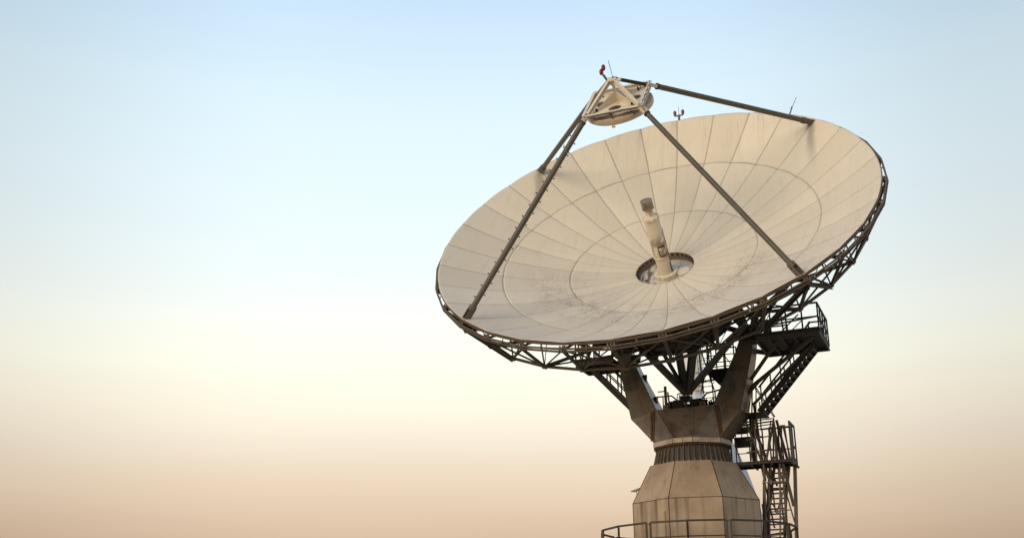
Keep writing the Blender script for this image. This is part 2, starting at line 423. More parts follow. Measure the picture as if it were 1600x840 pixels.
for k in range(NS):
    t0, t1 = seam[k], seam[(k + 1) % NS]; tm = t0 + rad(11.25 / 2)
    A0, A1 = pol(RA, t0, ZA), pol(RA, t1, ZA); B0, B1 = pol(RB, t0, ZB), pol(RB, t1, ZB)
    ur.beam(pol(RA, t0, ZA + .045), pol(RA, t1, ZA + .045), .06, .045)
    ur.beam(pol(RA + .015, t0, ZA - .055), pol(RA + .015, t1, ZA - .055), .07, .045)
    br.beam(B0, B1, .075, .085)
    lat.beam(B0, A1, .05); lat.beam(B0, pol(8.75, tm, zs(8.75) - .12), .022); lat.beam(B1, A0, .05) if k % 2 else None
    if k % 2 == 0: inner.beam(pol(5.6, t0, zbot(5.6)), pol(5.6, seam[(k + 2) % NS], zbot(5.6)), .07)
    inner.beam(pol(6.6, t0, zs(6.6) - .13), pol(6.6, t1, zs(6.6) - .13), .07)
    inner.beam(pol(8.1, t0, zs(8.1) - .13), pol(8.1, t1, zs(8.1) - .13), .07)
    inner.beam(pol(3.95, t0, zs(3.95) - .13), pol(3.95, t1, zs(3.95) - .13), .07)
    if k % 2 == 0:
        t2 = seam[(k + 2) % NS]
        inner.beam(pol(5.6, t0, zbot(5.6)), pol(3.95, t1, zs(3.95) - .13), .05); inner.beam(pol(RH, t0, zbot(RH)), pol(5.6, t2, zbot(5.6)), .06)
        inner.beam(pol(5.6, t0, zbot(5.6)), pol(RH, t2, zbot(RH)), .06); inner.beam(B0, pol(5.6, t2, zbot(5.6)), .045)
    # rim clips
    cl = pol(9.06, t0, 2.60)
    ur.box((cl.x - .05, cl.y - .05, 2.42), (cl.x + .05, cl.y + .05, 2.585))
    for s_ in (-.12, .12):
        tt = t0 + s_ / 9.1
        ur.beam(pol(9.05, tt, 2.60), pol(9.17, tt, 2.47), .05, .05)
    ur.beam(pol(9.05, tm, 2.60), pol(9.15, tm, 2.50), .035, .035)
ur.build('rim_rail', 'steel', dish); br.build('lower_ring', 'steel', dish)
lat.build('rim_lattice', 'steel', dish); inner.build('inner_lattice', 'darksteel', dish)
# heavy beams that spread the load of the legs
for c in (45, 135, 225, 315):
    b = MB(); th = rad(c)
    for s_ in (-1, 1):
        t1 = th + s_ * rad(11.25)
        b.channel(pol(9.05, th, 2.3), pol(8.36, t1, .98), .14, .16, .025)
    b.channel(pol(9.05, th, 2.35), pol(5.6, th, zbot(5.6) + .1), .14, .18, .025)
    b.box(*[tuple(pol(8.95, th, 2.2) + Vector((q, q, q)) ) for q in (-.11, .11)])
    b.build('leg_support', 'darksteel', dish)

# hub: well, floor, drum behind
b = MB(); b.lathe([(1.225, zs(1.22) - .005), (1.225, -.34)], 64); b.build('hub_well', 'backing', dish)
lip = MB()
for i in range(32):
    th = rad(11.25 * i + 5)
    lip.split().beam(pol(1.222, th, -.03), pol(1.16, th, -.03), .06, .09)
lip.parts('hub_clip', 'darksteel', dish)
b = MB(); b.lathe([(0, -.30), (1.22, -.30)], 64, smooth=False)
b.build('hub_plate', 'hub', dish)
b = MB()
for (x, y, sx, sy) in ((.85, .25, .12, .07), (.75, -.35, .3, .02), (.7, -.2, .3, .02), (-.45, -.35, .02, .3), (-.6, -.4, .02, .25), (-.8, -.3, .02, .2), (.4, .6, .1, .03)):
    b.split().box((x - sx / 2, y - sy / 2, -.297), (x + sx / 2, y + sy / 2, -.27))
b.parts('hub_fitting', 'darksteel', dish)
b = MB(); b.lathe([(.30, -.298), (.30, -.17), (.26, -.15), (0, -.15)], 32, c=(-.72, .02)); b.build('hub_cover', 'white', dish)
b = MB()
n16 = 16
for i in range(n16):
    t0, t1 = rad(22.5 * i), rad(22.5 * (i + 1))
    for (r0, z0), (r1, z1) in (((2.95, .1), (2.75, -1.0)), ((2.75, -1.0), (2.15, -2.75))):
        b.add([pol(r0, t0, z0), pol(r0, t1, z0), pol(r1, t1, z1), pol(r1, t0, z1)], [(0, 1, 2, 3)])
b.add([pol(2.15, rad(22.5 * i), -2.75) for i in range(n16)], [tuple(range(n16))])
drum = b.build('hub_drum', 'drum', dish)
b = MB()
for i in range(n16):
    t0, t1 = rad(22.5 * i), rad(22.5 * (i + 1))
    b.angle(pol(2.98, t0, .1), pol(2.78, t0, -1.0), .12, .02); b.angle(pol(2.78, t0, -1.0), pol(2.18, t0, -2.78), .12, .02)
    b.beam(pol(2.8, t0, -1.0), pol(2.8, t1, -1.0), .08); b.beam(pol(2.2, t0, -2.75), pol(2.2, t1, -2.75), .10)
    b.beam(pol(2.8, t0, -1.0), pol(2.22, t1, -2.7), .05); b.beam(pol(2.8, t1, -1.0), pol(2.22, t0, -2.7), .05)
b.build('drum_frame', 'darksteel', drum)

# cradle that carries the drum on the elevation axis
CE = -3.677
b = MB()
for sx in (-1, 1):
    b.split(); bx = Vector((sx * 2.75, 0, CE))
    for q in (pol(2.0, rad(90 - sx * 70), -2.7), pol(2.0, rad(-90 + sx * 70), -2.7), pol(2.3, rad(90 - sx * 60), -.9), pol(2.3, rad(-90 + sx * 60), -.9)):
        b.beam(bx, q, .16, .2)
    for q in (pol(5.6, rad(90 - sx * 67.5), zbot(5.6)), pol(5.6, rad(90 - sx * 112.5), zbot(5.6)), pol(5.6, rad(90 - sx * 45), zbot(5.6))):
        b.beam(bx, q, .11, .13)
    b.tube(bx - Vector((sx * .5, 0, 0)), bx + Vector((sx * .32, 0, 0)), .24, n=20)
b.parts('bearing_cradle', 'darksteel', dish)

# ---- elevation drive: struts gathered to one point above the yoke floor
P0 = t2d((-.02, -.25, 11.95))
for a_, w_ in (((1.35, 1.82, -2.6), .26), ((-2.86, .8, -2.6), .24), ((.55, 2.0, -2.55), .15), ((-.15, 2.2, -2.5), .14), ((1.0, 2.3, -2.2), .09)):
    b = MB(); b.beam(a_, P0 + (Vector(a_) - P0).normalized() * .1, w_, w_ * .8); 
    b.build('drive_strut', 'steel' if w_ > .2 else 'darksteel', dish)
b = MB()
q0 = Vector((-.05, 1.5, -2.7)); q1 = Vector((-.75, 1.3, -2.7))
b.beam(q0, P0 + Vector((.05, 0, 0)), .20, .30); b.beam(q1, P0 + Vector((-.06, 0, 0)), .20, .30)
b.tube(P0 + Vector((0, -.1, 0)), P0 + (q0 - P0) * .45, .17, .15, n=16)
b.build('jackscrew', 'drum', dish)
b = MB()
for i in range(14):   # service boxes, pipes and cable trays tucked under the drum
    x = random.uniform(-1.8, 1.8); y = random.uniform(.4, 2.0); z = -2.85 - random.uniform(0, .25)
    b.split().box((x - .2, y - .12, z - .1), (x + random.uniform(.1, .3), y + .15, z + .12))
b.parts('junction_box', 'black', dish)
b = MB()
for i in range(16):
    a_ = pol(random.uniform(2.2, 5), rad(random.uniform(30, 150)), -.8); a_.z = zbot(math.hypot(a_.x, a_.y)) + random.uniform(.0, .5)
    e_ = a_ + Vector((random.uniform(-1.4, 1.4), random.uniform(-.5, .5), random.uniform(-.2, .3)))
    b.split().beam(a_, e_, random.uniform(.05, .12))
for i in range(10):
    x = -4 + i * .85
    b.split().box((x, 2.4, zbot(3.4) - .05), (x + .35, 2.75, zbot(3.4) + .22))
b.parts('cable_tray', 'darksteel', dish)

# ---- quadrupod
SQ, HS, HA = 1.578, 7.629, 8.567
for c in (45, 135, 225, 315):
    th = rad(c); F0 = pol(8.86, th, zs(8.86) - .02); T0 = pol(SQ, th, HS - .02)
    if c in (135,): F0 = pol(8.83, th, zs(8.83) - .02)
    d = (T0 - F0).normalized(); L = (T0 - F0).length; tang = Vector((-math.sin(th), math.cos(th), 0))
    leg = MB(); hd = .14 if c in (45, 315) else .30; leg.tube(F0 + d * .42, T0 - d * hd, (.098 if c == 135 else .11), n=20); lg = leg.build('quadrupod_leg', 'leg', dish)
    b = MB()
    for s_ in (-.09, .09): b.beam(F0 + tang * s_ - d * .05, F0 + tang * s_ + d * .55, .03, .24, tang.cross(d))
    b.tube(F0 + d * .40, F0 + d * .60, .14, n=20)
    b.beam(F0 - d * .02 - tang * .16, F0 - d * .02 + tang * .16, .22, .05, d)
    b.build('foot_bracket', 'steel', lg)
    b = MB()
    for s_ in (-.08, .08): b.beam(T0 - d * (hd + .03) + tang * s_, T0 + d * .05 + tang * s_, .028, .14, tang.cross(d))
    b.build('head_bracket', 'white', lg)
    b = MB(); b.tube(T0 - d * (hd + .07), T0 - d * hd, .128, n=20); b.build('collar', 'darksteel', lg)
    if c == 45:
        b = MB(); n_ = 29
        for i in range(n_):
            q = F0 + d * (.9 + i * (L - 1.7) / (n_ - 1)); s_ = 1 if i % 2 else -1
            b.split().tube(q + tang * s_ * .10, q + tang * s_ * .28, .013, n=6); b.ball(q + tang * s_ * .28, .032, 8)
        b.parts('climbing_peg', 'darksteel', lg)

# ---- apex frame
b = MB(); hs_ = SQ * math.sqrt(.5) - .03       # half side; square sides lie along x and y in the dish frame
for q in range(4):
    R = Matrix.Rotation(rad(90 * q), 3, 'Z'); hc = Vector((hs_ * .62, 0, 0)); nn = 32; hr = .25
    tri = [Vector((0, 0, 0)), Vector((hs_, -hs_, 0)), Vector((hs_, hs_, 0))]
    ang = [2 * math.pi * i / nn for i in range(nn)]
    ca = [math.atan2((t_ - hc).y, (t_ - hc).x) % (2 * math.pi) for t_ in tri]
    for a_ in ca: ang[min(range(nn), key=lambda i: abs(ang[i] - a_))] = a_
    inn = []; out = []
    for a_ in ang:
        d = Vector((math.cos(a_), math.sin(a_), 0)); best = 1e9
        for i in range(3):
            p_, q_ = tri[i], tri[(i + 1) % 3]; e_ = q_ - p_; den = d.x * e_.y - d.y * e_.x
            if abs(den) < 1e-9: continue
            w_ = p_ - hc; t_ = (w_.x * e_.y - w_.y * e_.x) / den
            if t_ > 1e-6: 
                s_ = (w_.x * d.y - w_.y * d.x) / den
                if -1e-4 <= s_ <= 1.0001: best = min(best, t_)
        inn.append(R @ (hc + d * hr) + Vector((0, 0, HS))); out.append(R @ (hc + d * best) + Vector((0, 0, HS)))
    b.add(inn + out, [(i, nn + i, nn + (i + 1) % nn, (i + 1) % nn) for i in range(nn)])
pl = b.build('mounting_plate', 'white', dish); so_ = pl.modifiers.new('solidify', 'SOLIDIFY'); so_.thickness = .03; so_.offset = 0
b = MB(); cs = [Vector((s1 * (hs_ + .05), s2 * (hs_ + .05), HS + .06)) for s1, s2 in ((1, 1), (-1, 1), (-1, -1), (1, -1))]
for i in range(4):
    p_, q_ = cs[i], cs[(i + 1) % 4]; hh = (.12, .15, .16, .16)[i]
    dd = (q_ - p_).normalized(); ex = .06 if i % 2 else -.04
    b.channel(p_ - dd * ex + Vector((0, 0, hh / 2 - .08)), q_ + dd * ex + Vector((0, 0, hh / 2 - .08)), .12, hh, .022)
b.build('edge_frame', 'white', dish)
b = MB()
for c in (45, 135, 225, 315):
    th = rad(c); t_ = Vector((-math.sin(th), math.cos(th), 0)) * .014
    pr = [pol(.03, th, HS + .02), pol(.98, th, HS + .02), pol(.98, th, HS + .10), pol(.03, th, HS + .42)]
    b.hexa([p_ - t_ for p_ in pr], [p_ + t_ for p_ in pr])
b.beam((0, 0, HS), (0, 0, HA), .10); b.build('gusset', 'white', dish)
for c in (45, 135, 225, 315):
    th = rad(c); b = MB()
    b.channel(pol(SQ - .18, th, HS + .07), pol(.10, th, HA - .04), .13, .14, .02, up=pol(1, th, 0)); b.build('apex_leg', 'white' if c != 225 else 'leg', dish)
b = MB(); b.box((-.17, -.17, HA - .06), (.17, .17, HA)); b.box((-.34, -.10, HA - .14), (-.12, .12, HA - .063)); b.box((-.09, -.09, HA - .24), (.09, .09, HA - .06))
b.build('apex_cap', 'white', dish)
b = MB()
for c in (45, 135, 225, 315):   # adjusters between plate and subreflector, and small brackets on the plate
    th = rad(c)
    b.split().tube(pol(1.0, th, 7.28), pol(1.0, th, HS + .16), .022, n=8); b.box(tuple(pol(1.0, th, HS + .02) - Vector((.05, .05, 0))), tuple(pol(1.0, th, HS + .1) + Vector((.05, .05, 0))))
    b.tube(pol(1.12, th, HS), pol(1.12, th, HS + .2), .015, n=8)
b.parts('adjuster', 'darksteel', dish)
b = MB(); e = hs_ + .115
def wire(pts, r=.012): b.path(pts, r, 6)
wire([(-e, e - .1 - i * .15, HS + .20 + .05 * math.sin(i * 2.1)) for i in range(14)], .016)
wire([(hs_ - .1, e, HS), (.4, e + .01, HS + .06), (0, e + .01, HS + .02), (-.4, e, HS + .1), (-.9, e, HS + .04), (-e, e - .05, HS + .18)], .012)
wire([(.05, e + .01, HS + .04), (.03, e + .05, HS - .25), (.1, e + .1, HS - .42)], .014)
wire([(.15, e + .01, HS + .04), (.0, e + .05, HS - .15)], .014)
wire([(.75, e, HS), (.7, e + .05, HS - .15)], .014); wire([(-.7, e, HS), (-.8, e + .04, HS - .14), (-.98, e - .05, HS - .1)], .014)
b.build('cable', 'cable', dish)
b = MB(); R_ = 1.33
b.lathe([(0, 7.36), (1.24, 7.43), (R_, 7.46), (R_ + .01, 7.40), (R_, 7.30)] , 64)
prof = [(R_ * math.cos(a_), 7.30 - .31 * math.sin(a_) ** 1.0) for a_ in [math.pi / 2 * i / 14 for i in range(15)]]
b.lathe(prof, 64); b.build('subreflector', 'sub', dish)
b = MB(); b.box((.0, 1.30, 7.12), (.12, 1.36, 7.22)); b.build('sensor_box', 'white', dish)

# ---- feed
feed = MB(); feed.lathe([(.52, -.30), (.52, -.12), (.50, -.10), (.31, -.10)], 48); fl = feed.build('feed_flange', 'feed', dish)
b = MB()
b.lathe([(.30, -.10), (.30, .62), (.335, .62), (.335, .67), (.305, .67), (.305, 1.40), (.315, 1.40), (.315, 1.43), (.305, 1.43), (.315, 2.42), (.345, 2.42), (.345, 2.50), (.30, 2.52), (.17, 2.60), (.155, 2.88)], 40)
tb = b.build('feed_tube', 'feed', dish)
b = MB(); b.lathe([(.155, 2.86), (.24, 2.87), (.25, 2.90), (.235, 2.93), (.235, 3.20), (.25, 3.24), (.235, 3.24)], 40); b.build('feed_cap', 'feedcap', tb)
b = MB(); b.lathe([(0, 3.225), (.236, 3.225)], 40, smooth=False); b.build('feed_window', 'window', tb)
# hatch on the tube, facing the camera
def curved_patch(r, a0, a1, z0, z1, n=8):
    m_ = MB(); vs = []
    for j, z in enumerate((z0, z1)):
        for i in range(n + 1):
            a_ = a0 + (a1 - a0) * i / n; vs.append((r * math.cos(a_), r * math.sin(a_), z))
    m_.add(vs, [(i, i + 1, n + 2 + i, n + 1 + i) for i in range(n)], True); return m_
curved_patch(.326, rad(92), rad(152), .76, 1.24).build('hatch_gasket', 'rust', tb)
curved_patch(.338, rad(99), rad(145), .82, 1.18).build('hatch', 'feed', tb)
b = MB(); b.path([(.33 * math.cos(rad(160)), .33 * math.sin(rad(160)), z) for z in (-.08, .3)], .02, 6)
b.path([(.33 * math.cos(a_), .33 * math.sin(a_), z) for a_, z in ((rad(160), .3), (rad(172), .45), (rad(165), .6), (rad(172), .9), (rad(178), 1.25), (rad(176), 1.6), (rad(180), 1.9))], .012, 6)
b.build('waveguide_cable', 'rust', tb)

# ================================================================== TOWER
tower = empty('antenna_tower', FT, 'tan eight-sided tower with a ribbed neck and a brown yoke under the big dish', 'tower')
ca = rad(-170.94)
def oct_pt(R, k, z):
    a_ = ca + rad(22.5 + 45 * k); return FTi @ Vector((XT + R * math.sin(a_), YT + R * math.cos(a_), z))
b = MB(); sb = MB()
R0, R1 = 2.709, 1.867
for k in range(8):
    a0, a1 = oct_pt(R0, k, .14), oct_pt(R0, k + 1, .14); b0, b1 = oct_pt(R0, k, 7.379), oct_pt(R0, k + 1, 7.379)
    b.add([a0, a1, b1, b0], [(0, 3, 2, 1)])
b.build('tower_shaft', 'tower', tower)
b = MB()
for k in range(8):
    b0, b1 = oct_pt(R0, k, 7.379), oct_pt(R0, k + 1, 7.379); c0, c1 = oct_pt(R1, k, 8.926), oct_pt(R1, k + 1, 8.926)
    b.add([b0, b1, c1, c0], [(0, 3, 2, 1)])
    sb.beam(oct_pt(R0 + .004, k, .2), oct_pt(R0 + .004, k, 7.37), .022); sb.beam(oct_pt(R0 + .004, k, 7.38), oct_pt(R1 + .004, k, 8.92), .022)
    sb.beam(oct_pt(R0 + .004, k, 7.379), oct_pt(R0 + .004, k + 1, 7.379), .02)
    for z in (4.9, 2.5): sb.beam(oct_pt(R0 + .004, k, z), oct_pt(R0 + .004, k + 1, z), .02)
b.add([oct_pt(R1, k, 8.926) for k in range(8)], [tuple(range(8))])
b.build('tower_cone', 'tower', tower); sb.build('panel_seam', 'seam', tower)
b = MB(); q0_ = oct_pt(R0 + .03, 0, 6.9).lerp(oct_pt(R0 + .03, 1, 6.9), .12); q1_ = q0_.copy(); q1_.z = .3
b.tube(q0_, q1_, .03, n=8); b.build('conduit', 'tower', tower)
# ribbed neck
b = MB(); b.lathe([(1.56, 8.93), (1.42, 9.70)], 48); nk = b.build('neck', 'neck', tower)
b = MB()
for i in range(44):
    a_ = 2 * math.pi * i / 44; c_, s_ = math.cos(a_), math.sin(a_); t_ = Vector((-s_, c_, 0)) * .014
    pr = [Vector((r * c_, r * s_, z)) for r, z in ((1.55, 8.93), (1.66, 8.93), (1.47, 9.69), (1.42, 9.69))]
    b.hexa([p_ - t_ for p_ in pr], [p_ + t_ for p_ in pr])
    q = Vector((1.63 * c_, 1.63 * s_, 8.96)); b.box(tuple(q - Vector((.03, .03, .02))), tuple(q + Vector((.03, .03, .05))))
b.build('neck_fin', 'fin', nk)
b = MB(); b.lathe([(1.30, 9.69), (1.54, 9.69), (1.54, 9.62), (1.44, 9.62)], 48)
for i in range(44):
    a_ = 2 * math.pi * (i + .5) / 44; b.tube((1.5 * math.cos(a_), 1.5 * math.sin(a_), 9.56), (1.5 * math.cos(a_), 1.5 * math.sin(a_), 9.64), .025, n=6)
b.build('bolt_ring', 'rust', nk)
# collar
cp = [(-.39, -1.52), (.39, -1.52), (1.33, -.87), (1.56, .0), (1.33, .87), (.39, 1.52), (-.39, 1.52), (-1.33, .87), (-1.56, 0), (-1.33, -.87)]
def ringpoly(mb, pts, k0, z0, k1, z1):
    n_ = len(pts)
    A = [(x * k0, y * k0, z0) for x, y in pts]; B = [(x * k1, y * k1, z1) for x, y in pts]
    mb.add(A + B, [(i, (i + 1) % n_, n_ + (i + 1) % n_, n_ + i) for i in range(n_)])
b = MB(); ringpoly(b, cp, .90, 9.68, 1.05, 9.70); ringpoly(b, cp, 1.05, 9.70, 1.05, 9.885); ringpoly(b, cp, 1.05, 9.885, .8, 9.895)
cl = b.build('collar', 'collar', tower)
b = MB()
for i, (x, y) in enumerate(cp): b.split().beam((x * 1.051, y * 1.051, 9.705), (x * 1.051, y * 1.051, 9.88), .012)
b.split().beam((0.0, -1.60, 9.71), (0.0, -1.60, 9.88), .01); b.parts('collar_seam', 'seam', cl)

# yoke block
def V3(*a_): return Vector(a_)
b = MB()
zt = 11.25
fv = {}
for s in (-1, 1):
    for d in (-1, 1):      # d=-1 is the front (towards the camera)
        ti = V3(s * 1.2, d * .9, zt); to = V3(s * 2.3, d * .9, 10.95); bi = V3(s * 1.33, d * .9, 9.88); cf = V3(s * .39, d * 1.5, 9.88); bo = V3(s * 1.45, d * .35, 9.88)
        fv[s, d] = (ti, to, bi, cf, bo)
        o1 = [(0, 1, 2)] if s * d > 0 else [(2, 1, 0)]
        b.add([ti, to, bi], o1)                      # outer front triangle
        b.add([ti, bi, cf], [(0, 1, 2)] if s * d > 0 else [(2, 1, 0)])
        b.add([to, bi, bo], [(2, 1, 0)] if s * d < 0 else [(0, 1, 2)])
for d in (-1, 1):
    a_, c_ = fv[-1, d], fv[1, d]
    q = [a_[0], c_[0], c_[3], a_[3]]; b.add(q, [(3, 2, 1, 0) if d < 0 else (0, 1, 2, 3)])
for s in (-1, 1):
    a_, c_ = fv[s, -1], fv[s, 1]
    b.add([a_[1], c_[1], c_[4], a_[4]], [(0, 1, 2, 3) if s > 0 else (3, 2, 1, 0)])
b.add([V3(-1.2, -.9, zt), V3(1.2, -.9, zt), V3(1.2, .9, zt), V3(-1.2, .9, zt)], [(0, 1, 2, 3)])
blk = b.build('yoke_block', 'yoke', tower)
b = MB()
for s in (-1, 1):
    for d in (-1, 1):
        ti, to, bi, cf, bo = fv[s, d]
        off = V3(0, d * .012, 0)
        p0, p1 = V3(s * 1.25, d * .9, zt - .02), V3(s * 1.36, d * .9, 9.9)
        b.split().hexa([p0 + off, p0 + V3(s * .2, 0, -.05) + off, p0 + V3(s * .2, -d * .01, -.05), p0 + V3(0, -d * .01, 0)],
               [p1 + off, p1 + V3(s * .16, 0, .1) + off, p1 + V3(s * .16, -d * .01, .1), p1 + V3(0, -d * .01, 0)])
rp_ = b.parts('rivet_plate', 'rust', tower)
for s in (-1, 1):
    b = MB()
    for j in range(2):
        for i in range(16):
            z = zt - .14 - i * .078; x = s * (1.25 + .11 * (zt - z) / 1.35 + .045 + j * .09)
            b.split().ball((x, -.912, z), .020, 8)
    b.parts('rivet', 'rivet', rp_[0 if s < 0 else 2])
b = MB()
for s in (-1, 1):
    ti, to, bi, cf, bo = fv[s, -1]
    for p_, q_ in ((ti, to), (ti, cf), (to, bi)): b.beam(p_ + V3(0, -.004, 0), q_ + V3(0, -.004, 0), .022)
b.beam(V3(.41, -.905, 11.24), V3(.385, -1.505, 9.9), .03, .02)
b.build('weld_seam', 'fin', blk)
# yoke arms
for s in (-1, 1):
    b = MB()
    sec = [(10.95, 11.25, .9, 2.3, 1.2), (13.35, 13.35, .52, 2.86, 2.14), (14.45, 14.45, .36, 3.05, 2.55)]
    rings = []
    for zo, zi, m_, xo, xi in sec:
        rings.append([V3(s * xi, -m_, zi), V3(s * xo, -m_, zo), V3(s * xo, m_ * .9, zo + .08 if zo < 12 else zo), V3(s * xi, m_ * .9, zi)])
    for r0_, r1_ in zip(rings[:-1], rings[1:]):
        b.add(r0_ + r1_, [(0, 1, 5, 4), (1, 2, 6, 5), (2, 3, 7, 6), (3, 0, 4, 7)])
    b.add(rings[-1], [(0, 1, 2, 3)])
    arm = b.build('yoke_arm', 'yoke', tower)
    b = MB(); b.tube((s * 2.45, 0, 14.29), (s * 3.15, 0, 14.29), .42, n=28); b.box((s * 2.8 - .38, -.45, 13.95), (s * 2.8 + .38, .45, 14.3)); b.build('bearing', 'darksteel', arm)
    b = MB()
    for p_, q_ in (((s * 1.2, -.903, 11.25), (s * 2.14, -.523, 13.35)), ((s * 2.3, -.903, 10.95), (s * 2.86, -.523, 13.35)), ((s * 1.72, -.905, 11.12), (s * 2.45, -.53, 13.3))):
        b.beam(p_, q_, .016)
    b.build('arm_weld', 'fin', arm)
    b = MB()
    xi0 = s * 1.9; b.box((xi0 - .06, .05, 12.45), (xi0 + .06 , .2, 12.95))
    b.tube((s * 1.82, .1, 12.98), (s * 1.98, .1, 12.98), .07, n=12); b.split().box((s * 1.45 - .06, -.1, 11.75), (s * 1.45 + .07, .12, 12.0))
    b.parts('lifting_lug', 'steel', arm)
b = MB()
for x in (-.82, .75):
    b.split().box((x - .12, -.84, zt), (x + .12, -.78, zt + .06))
    for sx in (-1, 1): b.box((x + sx * .085 - .035, -.84, zt + .06), (x + sx * .085 + .035, -.78, zt + .13))
    b.box((x - .12, -.84, zt + .13), (x + .12, -.78, zt + .19))
b.parts('lifting_eye', 'rim', blk)

# machinery on the yoke floor (a drive unit)
mach = empty('drive_machinery', FT @ tr(0, 0, zt), 'dark cluster of motors, gearboxes and hoses on the yoke floor under the dish', 'machinery')
b = MB()
b.box((-.55, -.55, 0), (-.1, 0, .42)); b.box((-.32, -.35, .42), (.1, .1, .62)); b.split().box((.0, -.5, 0), (.55, .25, .22)); b.split().box((-.28, -.7, .0), (-.12, -.62, .35))
b.parts('gearbox', 'black', mach)
b = MB(); b.tube((-.6, -.3, .25), (-.95, -.3, .25), .15, n=16); b.split().tube((.15, -.35, .3), (.6, -.45, .3), .13, n=16); b.split().tube((.72, -.3, 0), (.72, -.3, .36), .12, n=16); b.split().tube((.95, -.1, 0), (.95, -.1, .3), .1, n=16)
b.parts('motor', 'black', mach)
b = MB(); b.tube((-.02, -.55, .2), (-.02, -.72, .2), .07, n=14); b.build('end_cap', 'rim', mach)
b = MB()
for i in range(9):
    x = .25 + i * .1; b.split().path([(x, -.2, .1), (x + .03, -.25, .33 + .1 * math.sin(i * 1.7)), (x + .12, -.3, .38 + .08 * math.sin(i)), (x + .18, -.25, .1)], .018, 6)
for i in range(5):
    x = -.5 + i * .08; b.split().path([(x, -.1, .4), (x + .05, -.2, .75), (x + .3, -.2, .8), (x + .35, 0, .4)], .018, 6)
b.parts('hose', 'black', mach)

# generic railing
def railing(pts, h=1.1, parent=None, m='galv', post_every=None, w=.045, mids=(.5,), name='railing', toe=True):
    b = MB(); pts = [Vector(p_) for p_ in pts]
    for a_, c_ in zip(pts[:-1], pts[1:]):
        b.beam(a_ + V3(0, 0, h), c_ + V3(0, 0, h), w * 1.15)
        for k_ in mids: b.beam(a_ + V3(0, 0, h * k_), c_ + V3(0, 0, h * k_), w * .8)
        if toe: b.beam(a_ + V3(0, 0, .07), c_ + V3(0, 0, .07), .012, .12)
        n_ = max(1, round((c_ - a_).length / (post_every or 99)))
        for i in range(n_ + 1):
            q = a_ + (c_ - a_) * i / n_; b.beam(q, q + V3(0, 0, h), w * 1.1)
    return b.build(name, m, parent)

# ---- yoke floor railing
yr = empty('guard_rail', FT @ tr(0, 0, zt), 'short bent guard rail on the yoke floor beside the left arm', 'railing', 'guard rails on the yoke floor')
b = MB(); w = .05
b.path([(-1.25, -.55, .62), (-.62, -.55, .62), (-.05, -.62, .10)], .03, 8)
b.path([(-1.2, -.5, .85), (-.9, -.5, .85)], .025); b.tube((-.88, -.5, 0), (-.88, -.5, 1.05), .06, n=10); b.tube((-.72, -.5, 0), (-.78, -.5, .8), .035, n=8)
b.path([(-.75, -.5, .38), (-.35, -.5, .38), (-.35, -.5, 0)], .022); b.tube((-.62, -.5, .38), (-.55, -.5, 0), .022, n=8); b.tube((-1.0, -.5, .62), (-1.0, -.5, .05), .025, n=8)
b.build('rail', 'steel', yr)
yr2 = empty('guard_rail', FT @ tr(0, 0, zt), 'guard rail rising to the right arm above the yoke floor machinery', 'railing', 'guard rails on the yoke floor')
b = MB(); b.path([(.3, -.4, .05), (.85, -.4, .62), (1.45, -.4, .72)], .035, 8); b.tube((1.2, -.4, .68), (1.2, -.4, 0), .03, n=8); b.build('rail', 'steel', yr2)

# ---- platforms beside the elevation bearings
def grating(mb, x0, x1, y0, y1, z, step=.09, t=.035):
    mb.box((x0, y0, z - t - .012), (x1, y1, z - t - .003))
    n_ = int((x1 - x0) / step)
    for i in range(n_ + 1):
        x = x0 + (x1 - x0) * i / n_; mb.box((x - .012, y0, z - t), (x + .012, y1, z))
    m_ = max(2, int((y1 - y0) / .3))
    for i in range(m_ + 1):
        y = y0 + (y1 - y0) * i / m_; mb.box((x0, y - .010, z - t - .001), (x1, y + .010, z - .004))
PZ = 13.82
def bearing_platform(s, x0, x1, y0, y1, label):
    t_ = empty('bearing_platform', FT @ tr(s * (x0 + x1) / 2, 0, PZ), label, 'platform', 'platforms beside the dish axle')
    cx = s * (x0 + x1) / 2; hw = (x1 - x0) / 2
    b = MB(); grating(b, -hw, hw, y0, y1, 0); b.build('deck', 'galv', t_)
    b = MB()
    for y in (y0, y1): b.channel((-hw, y, -.10), (hw, y, -.10), .08, .2, .015)
    for x in (-hw, hw): b.channel((x, y0, -.10), (x, y1, -.10), .08, .2, .015)
    for i in range(1, 5): 
        x = -hw + 2 * hw * i / 5; b.beam((x, y0, -.10), (x, y1, -.10), .05, .14)
    b.beam((-hw * s, y0 + .4, -.12), (-s * (hw + .7), y0 + .5, -.12), .14, .18); b.beam((-hw * s, y1 - .5, -.12), (-s * (hw + .7), .3, -.12), .14, .18)
    b.build('floor_frame', 'steel', t_)
    railing([(-s * hw, y0, 0), (s * hw, y0, 0), (s * hw, y1, 0)], 1.13, t_, 'galv', .72, .055)
    railing([(s * hw, y1, 0), (s * hw * .4, y1, 0)], 1.13, t_, 'galv', .8, .05)
    railing([(-s * hw * .3, y1, 0), (-s * hw, y1, 0)], 1.13, t_, 'galv', .8, .05)
    return t_
tp = bearing_platform(1, 3.2, 5.74, -1.22, 1.60, 'railed steel platform at the right end of the dish axle, top of the long stair')
b = MB(); b.beam((1.27, -1.2, .57), (-1.3, -1.2, .35), .06); b.beam((-.3, -1.0, .1), (.45, -.8, .85), .05); b.beam((.1, -1.0, .1), (.6, -.8, .6), .04)
b.beam((-.2, -1.24, 1.0), (-.12, -1.24, -.1), .06); b.tube((-.9, -.3, 0), (-.9, -.3, .9), .12, n=12); b.build('inner_brace', 'steel', tp)
b = MB(); b.box((.95, 1.2, 0), (1.15, 1.5, .75)); b.build('cabinet', 'galv', tp)
